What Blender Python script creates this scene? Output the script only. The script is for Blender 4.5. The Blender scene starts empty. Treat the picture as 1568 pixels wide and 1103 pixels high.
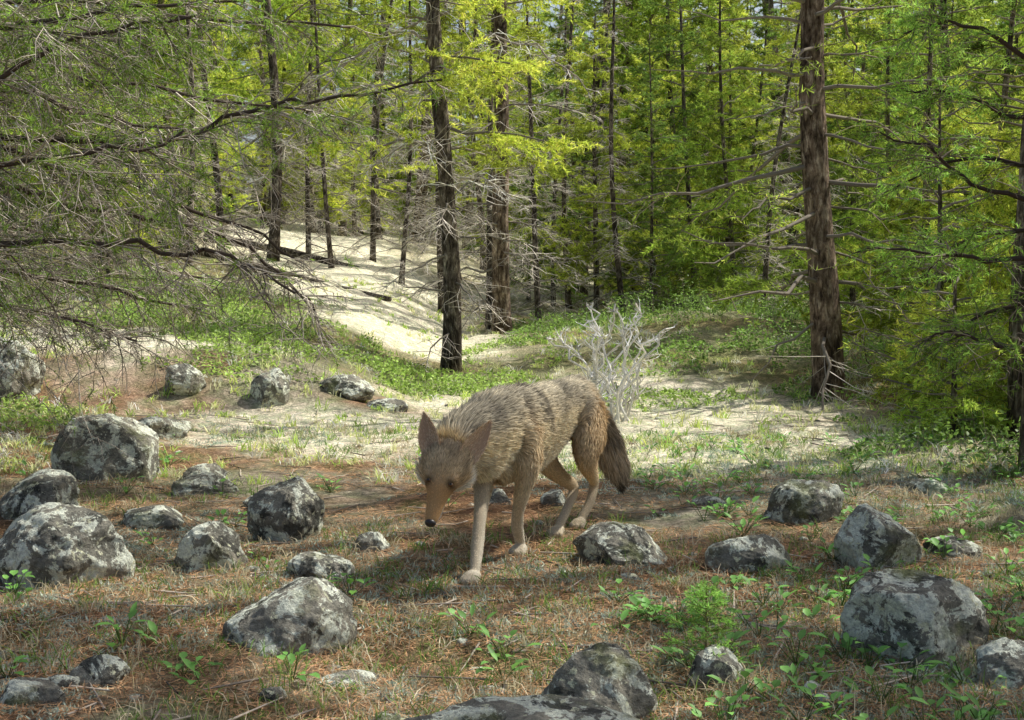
import bpy, math, numpy as np
from mathutils import Vector
R = np.random.default_rng(7)
scene = bpy.context.scene

EL = math.radians(52); AZ = np.array([.88, .475]); kx = 1/math.tan(EL)
# ------------------------------------------------------------------ noise
def _h(i, j, k):
    s = np.sin(i*127.1 + j*311.7 + k*74.7)*43758.5453
    return s - np.floor(s)
def vnoise(P):
    P = np.asarray(P, float); I = np.floor(P); F = P-I; F = F*F*(3-2*F)
    x, y, z = I[..., 0], I[..., 1], I[..., 2]; fx, fy, fz = F[..., 0], F[..., 1], F[..., 2]
    def l(a, b, t): return a+(b-a)*t
    return l(l(l(_h(x, y, z), _h(x+1, y, z), fx), l(_h(x, y+1, z), _h(x+1, y+1, z), fx), fy),
             l(l(_h(x, y, z+1), _h(x+1, y, z+1), fx), l(_h(x, y+1, z+1), _h(x+1, y+1, z+1), fx), fy), fz)*2-1
def fbm(P, o=4):
    s = 0; a = 1.; P = np.asarray(P, float)
    for i in range(o):
        s = s+a*vnoise(P*(2**i)+i*17.3); a *= .5
    return s/1.8
def P2(x, y, s, o=0.):
    x = np.asarray(x, float); y = np.asarray(y, float)
    return np.stack([x*s, y*s, np.zeros_like(x)+o], -1)
def sm(t):
    t = np.clip(t, 0, 1); return t*t*(3-2*t)
def nrm(v): return v/(np.linalg.norm(v, axis=-1, keepdims=True)+1e-9)

# ------------------------------------------------------------------ terrain height
def ground(x, y):
    x = np.asarray(x, float); y = np.asarray(y, float)
    z = .045*np.clip(y-11, 0, 400)
    z = z*(1-.35*sm((y-60)/120))
    z = z+.11*np.clip(-x-.5, 0, 25)*sm((y-8)/14)
    z = z+.3*sm((-x-.6)/1.2)*sm((y-8.4)/1.2)
    z = z+.10*sm((-x-1.0)/2)*sm((y-3)/4)
    z = z+.38*np.exp(-((x-2.2)/1.7)**2-((y-14.5)/2.4)**2)
    z = z-.05*np.clip(x-4, 0, 20)*sm((y-6)/10)
    flat = 1-np.exp(-((x-.05)**2+(y-4.35)**2)/.45)
    n = .05*fbm(P2(x, y, .9, 3.), 2)+.034*fbm(P2(x, y, 4., 1.), 3)
    z = z+n*(.12+.88*flat)*(1+sm((y-8)/8))
    z = z+.3*fbm(P2(x, y, .18, 9.), 2)*sm((y-14)/15)
    return z
def path_c(y):
    t = np.clip((y-13)/21, 0, 1); return -.75-4.9*t, 1.0+1.5*t
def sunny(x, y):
    """where the sunlit patches lie; their light is painted into the ground colour"""
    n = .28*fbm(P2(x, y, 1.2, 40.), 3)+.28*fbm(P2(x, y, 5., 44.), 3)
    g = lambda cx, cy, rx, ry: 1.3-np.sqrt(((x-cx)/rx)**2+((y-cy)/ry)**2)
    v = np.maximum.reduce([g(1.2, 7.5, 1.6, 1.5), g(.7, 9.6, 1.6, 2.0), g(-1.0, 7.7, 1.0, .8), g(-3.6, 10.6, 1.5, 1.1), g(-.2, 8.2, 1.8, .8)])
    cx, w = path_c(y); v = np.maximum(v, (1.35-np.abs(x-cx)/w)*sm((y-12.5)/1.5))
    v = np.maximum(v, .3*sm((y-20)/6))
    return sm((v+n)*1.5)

# ------------------------------------------------------------------ geometry accumulator
class Geo:
    def __init__(s): s.V = []; s.F = []; s.M = []; s.C = []; s.n = 0
    def add(s, V, F, m=0, c=(1, 1, 1)):
        V = np.asarray(V, float).reshape(-1, 3); F = np.asarray(F, int)
        c = np.asarray(c, float)
        if c.ndim == 1: c = np.tile(c, (len(V), 1))
        s.V.append(V); s.F.append(F+s.n); s.M.append(np.full(len(F), m)); s.C.append(c); s.n += len(V)
    def mesh(s, name, mats, smooth=False):
        me = bpy.data.meshes.new(name)
        V = np.concatenate(s.V); C = np.concatenate(s.C)
        loops = np.concatenate([f.ravel() for f in s.F])
        sizes = np.concatenate([np.full(len(f), f.shape[1]) for f in s.F])
        starts = np.concatenate([[0], np.cumsum(sizes)[:-1]])
        me.vertices.add(len(V)); me.vertices.foreach_set("co", V.astype(np.float32).ravel())
        me.loops.add(len(loops)); me.loops.foreach_set("vertex_index", loops.astype(np.int32))
        me.polygons.add(len(sizes)); me.polygons.foreach_set("loop_start", starts.astype(np.int32))
        me.polygons.foreach_set("material_index", np.concatenate(s.M).astype(np.int32))
        if smooth: me.polygons.foreach_set("use_smooth", np.ones(len(sizes), bool))
        a = me.color_attributes.new("col", 'FLOAT_COLOR', 'POINT')
        a.data.foreach_set("color", np.concatenate([np.clip(C, 0, .95), np.ones((len(C), 1))], 1).astype(np.float32).ravel())
        for m in mats: me.materials.append(m)
        me.update(calc_edges=True)
        return me
    def obj(s, name, mats, smooth=False):
        o = bpy.data.objects.new(name, s.mesh(name, mats, smooth)); scene.collection.objects.link(o); return o

def perp(D):
    a = np.where(np.abs(D[:, 2:3]) > .9, np.array([[1., 0, 0]]), np.array([[0, 0, 1.]]))
    s = nrm(np.cross(D, a)); return s, np.cross(s, D)
def segs(G, A, B, ra, rb, k=3, m=0, c=(1, 1, 1)):
    A = np.asarray(A, float).reshape(-1, 3); B = np.asarray(B, float).reshape(-1, 3); n = len(A)
    if n == 0: return
    ra = np.broadcast_to(ra, n)[:, None, None]; rb = np.broadcast_to(rb, n)[:, None, None]
    D = nrm(B-A); s, u = perp(D)
    an = np.arange(k)*2*np.pi/k
    off = np.cos(an)[None, :, None]*s[:, None]+np.sin(an)[None, :, None]*u[:, None]
    V = np.concatenate([A[:, None]+off*ra, B[:, None]+off*rb], 1).reshape(-1, 3)
    i = np.arange(k); j = (i+1) % k
    f = np.stack([i, j, j+k, i+k], 1)
    F = (f[None]+(np.arange(n)*2*k)[:, None, None]).reshape(-1, 4)
    c = np.asarray(c, float)
    if c.ndim == 2: c = np.repeat(c, 2*k, 0)
    G.add(V, F, m, c)
def tris(G, B, T, w, m=0, c=(1, 1, 1), side=None):
    n = len(B)
    if n == 0: return
    if side is None: side = nrm(np.cross(nrm(T-B), R.normal(size=(n, 3))))
    w = np.broadcast_to(w, n)[:, None]
    V = np.stack([B-side*w*.5, B+side*w*.5, T], 1).reshape(-1, 3)
    c = np.asarray(c, float)
    if c.ndim == 2: c = np.repeat(c, 3, 0)
    G.add(V, np.arange(3*n).reshape(-1, 3), m, c)
def tube(G, pts, k=12, m=0, c=(1, 1, 1), rough=0., side=None, seed=0.):
    pts = np.asarray(pts, float); P = pts[:, :3]; n = len(P)
    T = nrm(np.gradient(P, axis=0))
    if side is None: s, u = perp(T)
    else:
        s = np.asarray(side, float)[None]-T*(T@np.asarray(side, float))[:, None]; s = nrm(s); u = np.cross(s, T)
    an = np.arange(k)*2*np.pi/k
    off = np.cos(an)[None, :, None]*s[:, None]*pts[:, 3][:, None, None]+np.sin(an)[None, :, None]*u[:, None]*pts[:, 4][:, None, None]
    V = (P[:, None]+off)
    if rough: V = V+off*rough*fbm(V*np.array([9, 9, 2.5])+seed, 3)[..., None]
    V = V.reshape(-1, 3)
    i = np.arange(k); j = (i+1) % k
    f = np.stack([i, j, j+k, i+k], 1)
    F = (f[None]+(np.arange(n-1)*k)[:, None, None]).reshape(-1, 4)
    V = np.concatenate([V, P[:1], P[-1:]])
    G.add(V, F, m, c)
    cap = np.concatenate([np.stack([j, i, np.full(k, n*k)], 1), np.stack([i+(n-1)*k, j+(n-1)*k, np.full(k, n*k+1)], 1)])
    G.F.append(cap+G.n-len(V)); G.M.append(np.full(len(cap), m))
def cr(pts, m=6):
    p = np.asarray(pts, float); q = np.vstack([2*p[0]-p[1], p, 2*p[-1]-p[-2]]); out = []
    for i in range(1, len(q)-2):
        for t in np.arange(m)/m:
            a, b, c, d = q[i-1:i+3]
            out.append(.5*((2*b)+(-a+c)*t+(2*a-5*b+4*c-d)*t*t+(-a+3*b-3*c+d)*t**3))
    out.append(p[-1]); return np.array(out)

# ------------------------------------------------------------------ materials
def mat(name):
    m = bpy.data.materials.new(name); m.use_nodes = True; nt = m.node_tree; nt.nodes.clear()
    return m, nt, nt.nodes.new, nt.links.new
def vmat(name, rough=.7, trans=0., spec=.3):
    m, nt, N, L = mat(name)
    out = N('ShaderNodeOutputMaterial'); a = N('ShaderNodeAttribute'); a.attribute_name = 'col'
    if spec == 0:
        b = N('ShaderNodeBsdfDiffuse'); L(a.outputs['Color'], b.inputs['Color'])
    else:
        b = N('ShaderNodeBsdfPrincipled'); b.inputs['Roughness'].default_value = rough; b.inputs['Specular IOR Level'].default_value = spec
        L(a.outputs['Color'], b.inputs['Base Color'])
    if trans:
        t = N('ShaderNodeBsdfTranslucent'); mx = N('ShaderNodeMixShader'); mx.inputs[0].default_value = trans
        L(a.outputs['Color'], t.inputs['Color']); L(b.outputs[0], mx.inputs[1]); L(t.outputs[0], mx.inputs[2]); L(mx.outputs[0], out.inputs[0])
    else: L(b.outputs[0], out.inputs[0])
    return m
def ramp(N, stops):
    r = N('ShaderNodeValToRGB'); e = r.color_ramp.elements
    e[0].position, e[0].color = stops[0][0], (*stops[0][1], 1); e[1].position, e[1].color = stops[-1][0], (*stops[-1][1], 1)
    for p, c in stops[1:-1]:
        x = e.new(p); x.color = (*c, 1)
    return r
def tex(N, L, co, scale, detail=6, rough=.6, dist=0.):
    n = N('ShaderNodeTexNoise'); n.inputs['Scale'].default_value = scale; n.inputs['Detail'].default_value = detail
    n.inputs['Roughness'].default_value = rough; n.inputs['Distortion'].default_value = dist; L(co, n.inputs['Vector']); return n
def mix(N, L, f, a, b, mode='MIX'):
    x = N('ShaderNodeMix'); x.data_type = 'RGBA'; x.blend_type = mode
    if hasattr(f, 'links'): L(f, x.inputs[0])
    else: x.inputs[0].default_value = f
    for s, v in ((6, a), (7, b)):
        if hasattr(v, 'links'): L(v, x.inputs[s])
        else: x.inputs[s].default_value = (*v, 1)
    return x.outputs[2]
def bump(N, L, h, bs, dist=.02, st=.8):
    b = N('ShaderNodeBump'); b.inputs['Distance'].default_value = dist; b.inputs['Strength'].default_value = st
    L(h, b.inputs['Height']); L(b.outputs[0], bs.inputs['Normal'])

def bark_mat(name, c1, c2, c3):
    m, nt, N, L = mat(name); out = N('ShaderNodeOutputMaterial'); b = N('ShaderNodeBsdfPrincipled'); b.inputs['Roughness'].default_value = .95
    b.inputs['Specular IOR Level'].default_value = .15
    tc = N('ShaderNodeTexCoord'); mp = N('ShaderNodeMapping'); mp.inputs['Scale'].default_value = (1, 1, .3); L(tc.outputs['Object'], mp.inputs[0])
    n = tex(N, L, mp.outputs[0], 28, 8, .7, .6); n2 = tex(N, L, tc.outputs['Object'], 3.3, 6, .7)
    r = ramp(N, [(.38, c1), (.52, c2), (.68, c3)]); L(n.outputs[0], r.inputs[0])
    r2 = ramp(N, [(.38, (.4, .38, .36)), (.5, (.9, .88, .85)), (.62, (1.7, 1.65, 1.6))]); L(n2.outputs[0], r2.inputs[0])
    L(mix(N, L, 1., r.outputs[0], r2.outputs[0], 'MULTIPLY'), b.inputs['Base Color'])
    bump(N, L, n.outputs[0], b, .04, 1.); L(b.outputs[0], out.inputs[0]); return m
BARK = bark_mat('bark', (.036, .029, .023), (.15, .125, .10), (.46, .42, .35))
BARKR = bark_mat('bark_warm', (.045, .031, .023), (.22, .165, .12), (.58, .50, .40))
TWIG = vmat('twig', .85, 0, 0)
NEED = vmat('needles', .6, .5, 0)
LEAF = vmat('leaves', .5, .4, .3)
DRY = vmat('dry_plants', .8, .3, 0)
LICH = vmat('lichen_tufts', .9, .2, 0)
FUR = vmat('coyote_fur', .8, .2, .08)

def rock_mat():
    m, nt, N, L = mat('lichen_stone'); out = N('ShaderNodeOutputMaterial'); b = N('ShaderNodeBsdfPrincipled'); b.inputs['Roughness'].default_value = .95
    b.inputs['Specular IOR Level'].default_value = .12
    oi = N('ShaderNodeObjectInfo'); tc = N('ShaderNodeTexCoord'); va = N('ShaderNodeVectorMath'); va.operation = 'ADD'
    sc = N('ShaderNodeVectorMath'); sc.operation = 'SCALE'; L(oi.outputs['Location'], sc.inputs[0]); sc.inputs['Scale'].default_value = 3.7
    L(tc.outputs['Object'], va.inputs[0]); L(sc.outputs[0], va.inputs[1]); co = va.outputs[0]
    n1 = tex(N, L, co, 7, 8, .65); n2 = tex(N, L, co, 11, 9, .72, .4); n3 = tex(N, L, co, 80, 6, .75); n4 = tex(N, L, co, 8, 7, .7, .8); n5 = tex(N, L, co, 30, 8, .7, .3); n6 = tex(N, L, co, 5, 5, .6, .2)
    r1 = ramp(N, [(.3, (.12, .12, .105)), (.5, (.26, .25, .21)), (.7, (.46, .42, .34))]); L(n1.outputs[0], r1.inputs[0])
    r2 = ramp(N, [(.505, (0, 0, 0)), (.525, (1, 1, 1))]); L(n2.outputs[0], r2.inputs[0])
    c = mix(N, L, r2.outputs[0], r1.outputs[0], (.82, .85, .72))
    r4 = ramp(N, [(.56, (0, 0, 0)), (.59, (.9, .9, .9))]); L(n4.outputs[0], r4.inputs[0])
    c = mix(N, L, r4.outputs[0], c, (.07, .07, .062))
    r5 = ramp(N, [(.59, (0, 0, 0)), (.61, (1, 1, 1))]); L(n5.outputs[0], r5.inputs[0])
    c = mix(N, L, r5.outputs[0], c, (.72, .72, .52))
    r6 = ramp(N, [(.56, (0, 0, 0)), (.68, (.7, .7, .7))]); L(n6.outputs[0], r6.inputs[0])
    c = mix(N, L, r6.outputs[0], c, (.24, .26, .11))
    r3 = ramp(N, [(.3, (.5, .5, .5)), (.7, (1.45, 1.45, 1.4))]); L(n3.outputs[0], r3.inputs[0])
    c = mix(N, L, 1., c, r3.outputs[0], 'MULTIPLY')
    L(c, b.inputs['Base Color'])
    ad = N('ShaderNodeMath'); ad.operation = 'ADD'; L(n3.outputs[0], ad.inputs[0]); L(n2.outputs[0], ad.inputs[1])
    bump(N, L, ad.outputs[0], b, .022, .9); L(b.outputs[0], out.inputs[0]); return m
ROCK = rock_mat()
def ground_mat():
    m, nt, N, L = mat('forest_floor'); out = N('ShaderNodeOutputMaterial'); b = N('ShaderNodeBsdfPrincipled'); b.inputs['Roughness'].default_value = .95
    b.inputs['Specular IOR Level'].default_value = .1
    tc = N('ShaderNodeTexCoord'); co = tc.outputs['Object']; a = N('ShaderNodeAttribute'); a.attribute_name = 'col'
    n1 = tex(N, L, co, 45, 8, .75, .5); n2 = tex(N, L, co, 9, 6, .65)
    r1 = ramp(N, [(.3, (.25, .23, .2)), (.5, (.9, .87, .83)), (.68, (1.7, 1.65, 1.6))]); L(n1.outputs[0], r1.inputs[0])
    c = mix(N, L, 1., a.outputs['Color'], r1.outputs[0], 'MULTIPLY')
    r2 = ramp(N, [(.4, (.72, .78, .62)), (.6, (1.2, 1.12, 1.05))]); L(n2.outputs[0], r2.inputs[0])
    c = mix(N, L, 1., c, r2.outputs[0], 'MULTIPLY')
    L(c, b.inputs['Base Color']); bump(N, L, n1.outputs[0], b, .03, 1.); L(b.outputs[0], out.inputs[0]); return m
GROUND = ground_mat()

# ------------------------------------------------------------------ terrain sheet
def terrain():
    ys = np.concatenate([np.linspace(-40, -3, 12), np.linspace(-2.5, 1.9, 30), np.linspace(2, 7, 165), 7+np.geomspace(.035, 240, 190)])
    xp = np.concatenate([np.linspace(0, 2.6, 85), 2.6+np.geomspace(.035, 200, 95)]); xs = np.concatenate([-xp[:0:-1], xp])
    X, Y = np.meshgrid(xs, ys); Z = ground(X, Y)
    n = fbm(P2(X, Y, 1.3, 5.), 4); n2 = fbm(P2(X, Y, 5., 8.), 3)
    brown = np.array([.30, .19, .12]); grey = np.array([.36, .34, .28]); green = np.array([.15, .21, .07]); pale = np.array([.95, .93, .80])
    w = sm((n+.15)/.5)[..., None]; C = brown*(1-w)+grey*w
    wg = sm((n2-.12)/.4)[..., None]*.6; C = C*(1-wg)+green*wg
    wf = sm((Y-9)/2)[..., None]*.6; C = C*(1-wf)+np.array([.25, .27, .13])*wf
    sunlit = sunny(X, Y)[..., None]
    C = C*(1-sunlit)+pale*sunlit  # sunlight painted in: ground colour goes near-white over the sunlit patches
    G = Geo(); ny, nx = X.shape
    i = np.arange(nx-1)[None]+np.arange(ny-1)[:, None]*nx
    F = np.stack([i, i+1, i+1+nx, i+nx], -1).reshape(-1, 4)
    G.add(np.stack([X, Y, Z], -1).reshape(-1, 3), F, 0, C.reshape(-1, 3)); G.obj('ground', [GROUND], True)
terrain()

# ------------------------------------------------------------------ rocks
import bmesh
def ico(n):
    bm = bmesh.new(); bmesh.ops.create_icosphere(bm, subdivisions=n, radius=1)
    V = np.array([v.co[:] for v in bm.verts]); F = np.array([[v.index for v in f.verts] for f in bm.faces]); bm.free(); return V, F
ICO5 = ico(5); ICO6 = ico(6); ICO3 = ico(2)
def rockV(V, w, d, h, seed):
    r = np.random.default_rng(seed); V = V.copy()
    for _ in range(14):
        n = nrm(r.normal(size=3)); k = r.uniform(.64, .92); dd = V@n
        V = V-np.clip(dd-k, 0, 9)[:, None]*n*.88
    V = V/np.abs(V).max(0)
    V = V*(1+.14*fbm(V*1.3+seed*3.1, 3)+.07*fbm(V*4+seed, 4)-.06*np.abs(fbm(V*5+seed*2, 3)))[:, None]
    a = r.uniform(-.5, .5); c, s = math.cos(a), math.sin(a)
    V = V*np.array([w/2, d/2, h*.72]); V = np.stack([V[:, 0]*c-V[:, 1]*s, V[:, 0]*s+V[:, 1]*c, V[:, 2]+h*.28], 1)
    return V
rocks = [ # x, y, w, h
 (-3.45,8.8,.75,.45),(-1.86,6.15,.52,.32),(-1.36,4.05,.46,.25),(-1.8,5.05,.36,.20),(-.82,4.75,.30,.25),(-.96,4.22,.23,.155),
 (-.56,3.36,.33,.19),(-.60,4.10,.26,.10),(.35,4.28,.33,.14),(1.1,4.95,.31,.17),(1.16,4.2,.28,.22),(.75,4.15,.28,.13),
 (.98,3.22,.37,.20),(.19,2.86,.26,.18),(.02,2.62,.66,.15),(-.09,3.55,.21,.022),(-.18,3.35,.085,.02),(-.37,3.02,.16,.04),
 (-1.62,8.9,.26,.24),(-1.15,9.3,.42,.16),(-2.2,8.9,.3,.2),(-1.95,7.4,.34,.13),(-1.35,5.75,.3,.1),
 (1.13,2.98,.18,.12),(1.45,4.35,.22,.09),(.46,2.98,.15,.09),(-1.34,4.95,.24,.11),(-1.42,6.15,.22,.12),(-.47,4.45,.13,.08),
 (-.05,5.35,.12,.08),(.17,5.3,.12,.08),(-1.02,2.8,.14,.07),(-.93,2.95,.15,.08),(.8,5.3,.16,.06),(-1.0,5.4,.2,.08),(1.75,5.6,.2,.08),(-.85,9.1,.3,.1)]
for i, (x, y, w, h) in enumerate(rocks):
    V = rockV(ICO6[0], w, w*.8 if w < .6 else w*.55, h, 11+i*7); G = Geo(); G.add(V, ICO6[1])
    o = G.obj('rock', [ROCK], True); o.location = (x, y, float(ground(x, y))-.018)
G = Geo()
for i in range(330):
    y = 2.3+R.random()**1.3*8; x = R.uniform(-.42, .42)*y*1.05
    if (x-.0)**2/.1+(y-4.3)**2/.4 < 1: continue
    w = R.uniform(.012, .05)*(1 if R.random() < .9 else 1.6)
    V = rockV(ICO3[0], w, w*R.uniform(.6, 1), w*R.uniform(.2, .5), i+900)
    G.add(V+np.array([x, y, float(ground(x, y))-.004]), ICO3[1])
G.obj('scattered_stones', [ROCK], True)

# ------------------------------------------------------------------ ground litter and plants
def scatter(n, y0, y1, pw=1.2, ext=.46):
    y = y0+(y1-y0)*R.random(n)**pw; x = R.uniform(-ext, ext, n)*y; return x, y
def on(x, y, dz=0.): return np.stack([x, y, ground(x, y)+dz], -1)
G = Geo(); n = 170000; x, y = scatter(n, 2.1, 8, 1.3)
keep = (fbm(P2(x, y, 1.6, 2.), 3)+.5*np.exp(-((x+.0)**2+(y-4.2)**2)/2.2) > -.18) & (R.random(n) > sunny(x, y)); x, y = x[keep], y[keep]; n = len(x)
a = R.uniform(0, 2*np.pi, n); l = R.uniform(.02, .055, n); d = np.stack([np.cos(a), np.sin(a), R.normal(0, .16, n)], 1)
B = on(x, y, .004+R.random(n)*.008); T = B+d*l[:, None]; T[:, 2] = np.maximum(T[:, 2], ground(T[:, 0], T[:, 1])+.003)
c = np.array([.54, .32, .17])*R.uniform(.2, 1.5, (n, 1))+R.random((n, 1))**4*np.array([.25, .22, .15])
side = np.stack([-np.sin(a), np.cos(a), R.normal(0, .3, n)], 1)
tris(G, B, T, .0026, 0, c, side); G.obj('pine_needle_litter', [DRY])
def grass(n_t, y0, y1, pw, h, cols, thr, nm, blades=14, w=.004, ext=.46, spare=False):
    G = Geo(); x, y = scatter(n_t, y0, y1, pw, ext); k = fbm(P2(x, y, 1.1, 20.), 3) > thr
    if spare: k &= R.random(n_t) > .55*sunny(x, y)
    x, y = x[k], y[k]; n = len(x); X = np.repeat(x, blades)+R.normal(0, .022, n*blades); Y = np.repeat(y, blades)+R.normal(0, .022, n*blades)
    S = np.repeat(R.uniform(.5, 1.3, n), blades); m = n*blades
    B = on(X, Y, -.003); d = R.normal(0, .45, (m, 3)); d[:, 2] = 1; d = nrm(d); H = (h*S*R.uniform(.4, 1.2, m))[:, None]
    M = B+d*H*.55; T = M+(d+np.stack([d[:, 0], d[:, 1], -.5*np.ones(m)], 1)*.9)*H*.4
    ci = R.integers(0, len(cols), n); c = np.repeat(np.array(cols)[ci], blades, 0)*R.uniform(.6, 1.35, (m, 1))
    s = nrm(np.cross(d, R.normal(size=(m, 3)))); ww = w*(.6+.12*Y[:, None])
    V = np.stack([B-s*ww*.5, B+s*ww*.5, M+s*ww*.4, M-s*ww*.4, T], 1).reshape(-1, 3)
    i = np.arange(m)*5
    G.add(V, np.stack([i, i+1, i+2, i+3], 1), 0, np.repeat(c, 5, 0))
    G.F.append(np.stack([i+3, i+2, i+4], 1)+G.n-len(V)); G.M.append(np.zeros(m, int)); G.obj(nm, [DRY])
grass(4000, 2.1, 8, 1.2, .06, [(.26, .40, .09), (.62, .55, .35), (.20, .35, .08), (.68, .60, .42), (.40, .33, .19)], -.12, 'grass', w=.0027)
grass(4800, 6.0, 20, 1.2, .08, [(.90, .92, .50), (.70, .86, .24), (.93, .91, .72), (.50, .70, .16), (.85, .92, .42)], -.3, 'meadow_grass', 11, .0045, spare=True)
G = Geo(); x, y = scatter(12000, 2.1, 8, 1.3); k = (fbm(P2(x, y, 1.5, 33.), 3) > -.12); x, y = x[k], y[k]; nb = 12
X = np.repeat(x, nb)+R.normal(0, .014, len(x)*nb); Y = np.repeat(y, nb)+R.normal(0, .014, len(x)*nb); B = on(X, Y, 0); m = len(B)
d = R.normal(size=(m, 3)); d[:, 2] = np.abs(d[:, 2])+.4; T = B+nrm(d)*R.uniform(.008, .024, (m, 1))
c = np.array([.68, .78, .62])*R.uniform(.35, 1.25, (m, 1)); tris(G, B, T, .006, 0, c); G.obj('lichen_patches', [LICH])
G = Geo(); x, y = scatter(700, 2.1, 9, 1.2); a = R.uniform(0, 6.28, 700); l = R.uniform(.04, .22, 700)*.5
d = np.stack([np.cos(a)*l, np.sin(a)*l], 1); A = on(x-d[:, 0], y-d[:, 1], .006); B = on(x+d[:, 0], y+d[:, 1], .012)
segs(G, A, B, .0035, .0018, 4, 0, np.array([.36, .31, .25])*R.uniform(.3, 1.8, (700, 1))); G.obj('fallen_twigs', [TWIG])

def leaf_quads(G, B, d, up, L, W, c, m=0):
    n = len(B); d = nrm(d); s = nrm(np.cross(d, up)); nn = np.cross(s, d); L = np.broadcast_to(L, n)[:, None]; W = np.broadcast_to(W, n)[:, None]
    p = lambda a, b, z: B+d*L*a+s*W*b+nn*W*z
    V = np.stack([B, p(.35, .5, .16), p(.72, .38, .1), p(1., 0, -.15), p(.72, -.38, .1), p(.35, -.5, .16), p(.5, 0, 0)], 1).reshape(-1, 3)
    i = np.arange(n)*7; F = []
    for a, b, cc in ((0, 1, 6), (1, 2, 6), (2, 3, 6), (3, 4, 6), (4, 5, 6), (5, 0, 6)): F.append(np.stack([i+a, i+b, i+cc], 1))
    G.add(V, np.concatenate(F), m, np.repeat(c, 7, 0))
G = Geo()
pl = [(.52,3.15),(.62,3.3),(.7,3.0),(.45,3.4),(.35,3.6),(.3,3.75),(.78,3.45),(.9,3.6),(.55,2.85),(.66,2.8),(.8,2.85),(-.02,3.3),(-.02,3.1),(.55,3.7),(.65,3.9),(.2,3.9),(.9,3.05),(.6,2.7),(.72,2.65),(.28,3.45),
      (1.0,3.9),(1.2,3.7),(-1.25,4.6),(-1.9,6.7),(-2.0,6.5),(-1.7,6.6),(-1.05,5.0),(-.95,3.2),(-.7,2.95),(-.75,3.0),(.85,2.7),(.4,2.7),(1.3,5.8),(.95,5.9),(1.6,6.2),(-.5,3.0),(1.25,3.3),(1.3,3.5),(1.5,4.0)]
for k in range(190):
    y = R.uniform(2.4, 7.5); x = R.uniform(.1, .42)*y if R.random() < .8 else R.uniform(-.42, .42)*y; pl.append((x, y))
for (x, y) in pl:
    if (x-.05)**2+(y-4.3)**2 < .35: continue
    n = R.integers(5, 12); a = R.uniform(0, 6.28, n); h = R.uniform(.01, .07, n)*R.uniform(.4, 1.1)
    B0 = on(np.full(n, x), np.full(n, y)); r = R.uniform(.01, .06, n)
    B = B0+np.stack([np.cos(a)*r, np.sin(a)*r, h], 1); segs(G, B0, B, .0014, .001, 3, 0, (.12, .2, .05))
    d = np.stack([np.cos(a), np.sin(a), R.uniform(-.1, .9, n)], 1)
    leaf_quads(G, B, d, np.tile([0, 0, 1.], (n, 1)), R.uniform(.018, .05, n), R.uniform(.012, .026, n), np.array([.23, .50, .11])*R.uniform(.5, 1.4, (n, 1)))
G.obj('leafy_undergrowth', [LEAF])
def cover(nm, centers, nleaf, col):
    G = Geo()
    for (cx, cy, rx, ry, h) in centers:
        n = int(nleaf*rx*ry); r = np.sqrt(R.random(n)); a = R.uniform(0, 6.28, n); x = cx+rx*r*np.cos(a); y = cy+ry*r*np.sin(a)
        hh = h*(1-r**3)*(.5+.8*fbm(P2(x, y, 3., cx), 3)); k = (hh > .015) & (fbm(P2(x, y, 2.5, 50.), 3) > -.05); x, y, hh = x[k], y[k], hh[k]; n = len(x)
        B = on(x, y); B[:, 2] += hh*R.uniform(.1, 1, n)
        d = R.normal(size=(n, 3)); d[:, 2] = np.abs(d[:, 2])*.6
        up = nrm(R.normal(0, .5, (n, 3))+[0, 0, 1])
        c = np.array(col)*R.uniform(.35, 1.4, (n, 1))*(1+.4*fbm(P2(x, y, 4., 7.), 2)[:, None])
        leaf_quads(G, B, d, up, R.uniform(.02, .042, n), R.uniform(.012, .024, n), c)
        m = n//18; i = R.integers(0, n, m); segs(G, on(x[i], y[i]), B[i]+[0, 0, .04]+R.normal(0, .03, (m, 3)), .0025, .0012, 3, 0, (.45, .4, .3))
    G.obj(nm, [LEAF])
cover('ground_cover_shrubs', [(-1.5,11.3,1.5,1.2,.22),(-.5,11.4,.8,.9,.2),(-2.9,12.3,1.5,1.2,.28),(-3.4,14.5,1.2,1.4,.3),(.2,13.4,.8,1.0,.2),(-3.2,7.6,.8,.7,.2),(-1.9,9.6,.9,.5,.16),(.9,10.2,1.0,.6,.12),(-.3,10.4,.8,.4,.12)], 4600, (.42, .60, .13))
cover('ground_cover_shrubs', [(2.2,14.8,2.4,2.4,.5),(3.1,12.3,1.3,1.6,.4),(2.6,8.0,.7,.9,.38),(2.3,6.6,.7,.7,.28),(3.2,7.6,.8,.9,.6),(-4.5,12.2,1.5,.9,.35),(4.4,18,2.5,2.5,.5),(-5,15,2,2,.4),(1.2,17,1.6,1.4,.4),(3.0,10.2,1.0,.9,.4),(1.6,12,.9,.8,.25)], 3900, (.27, .44, .09))

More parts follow.
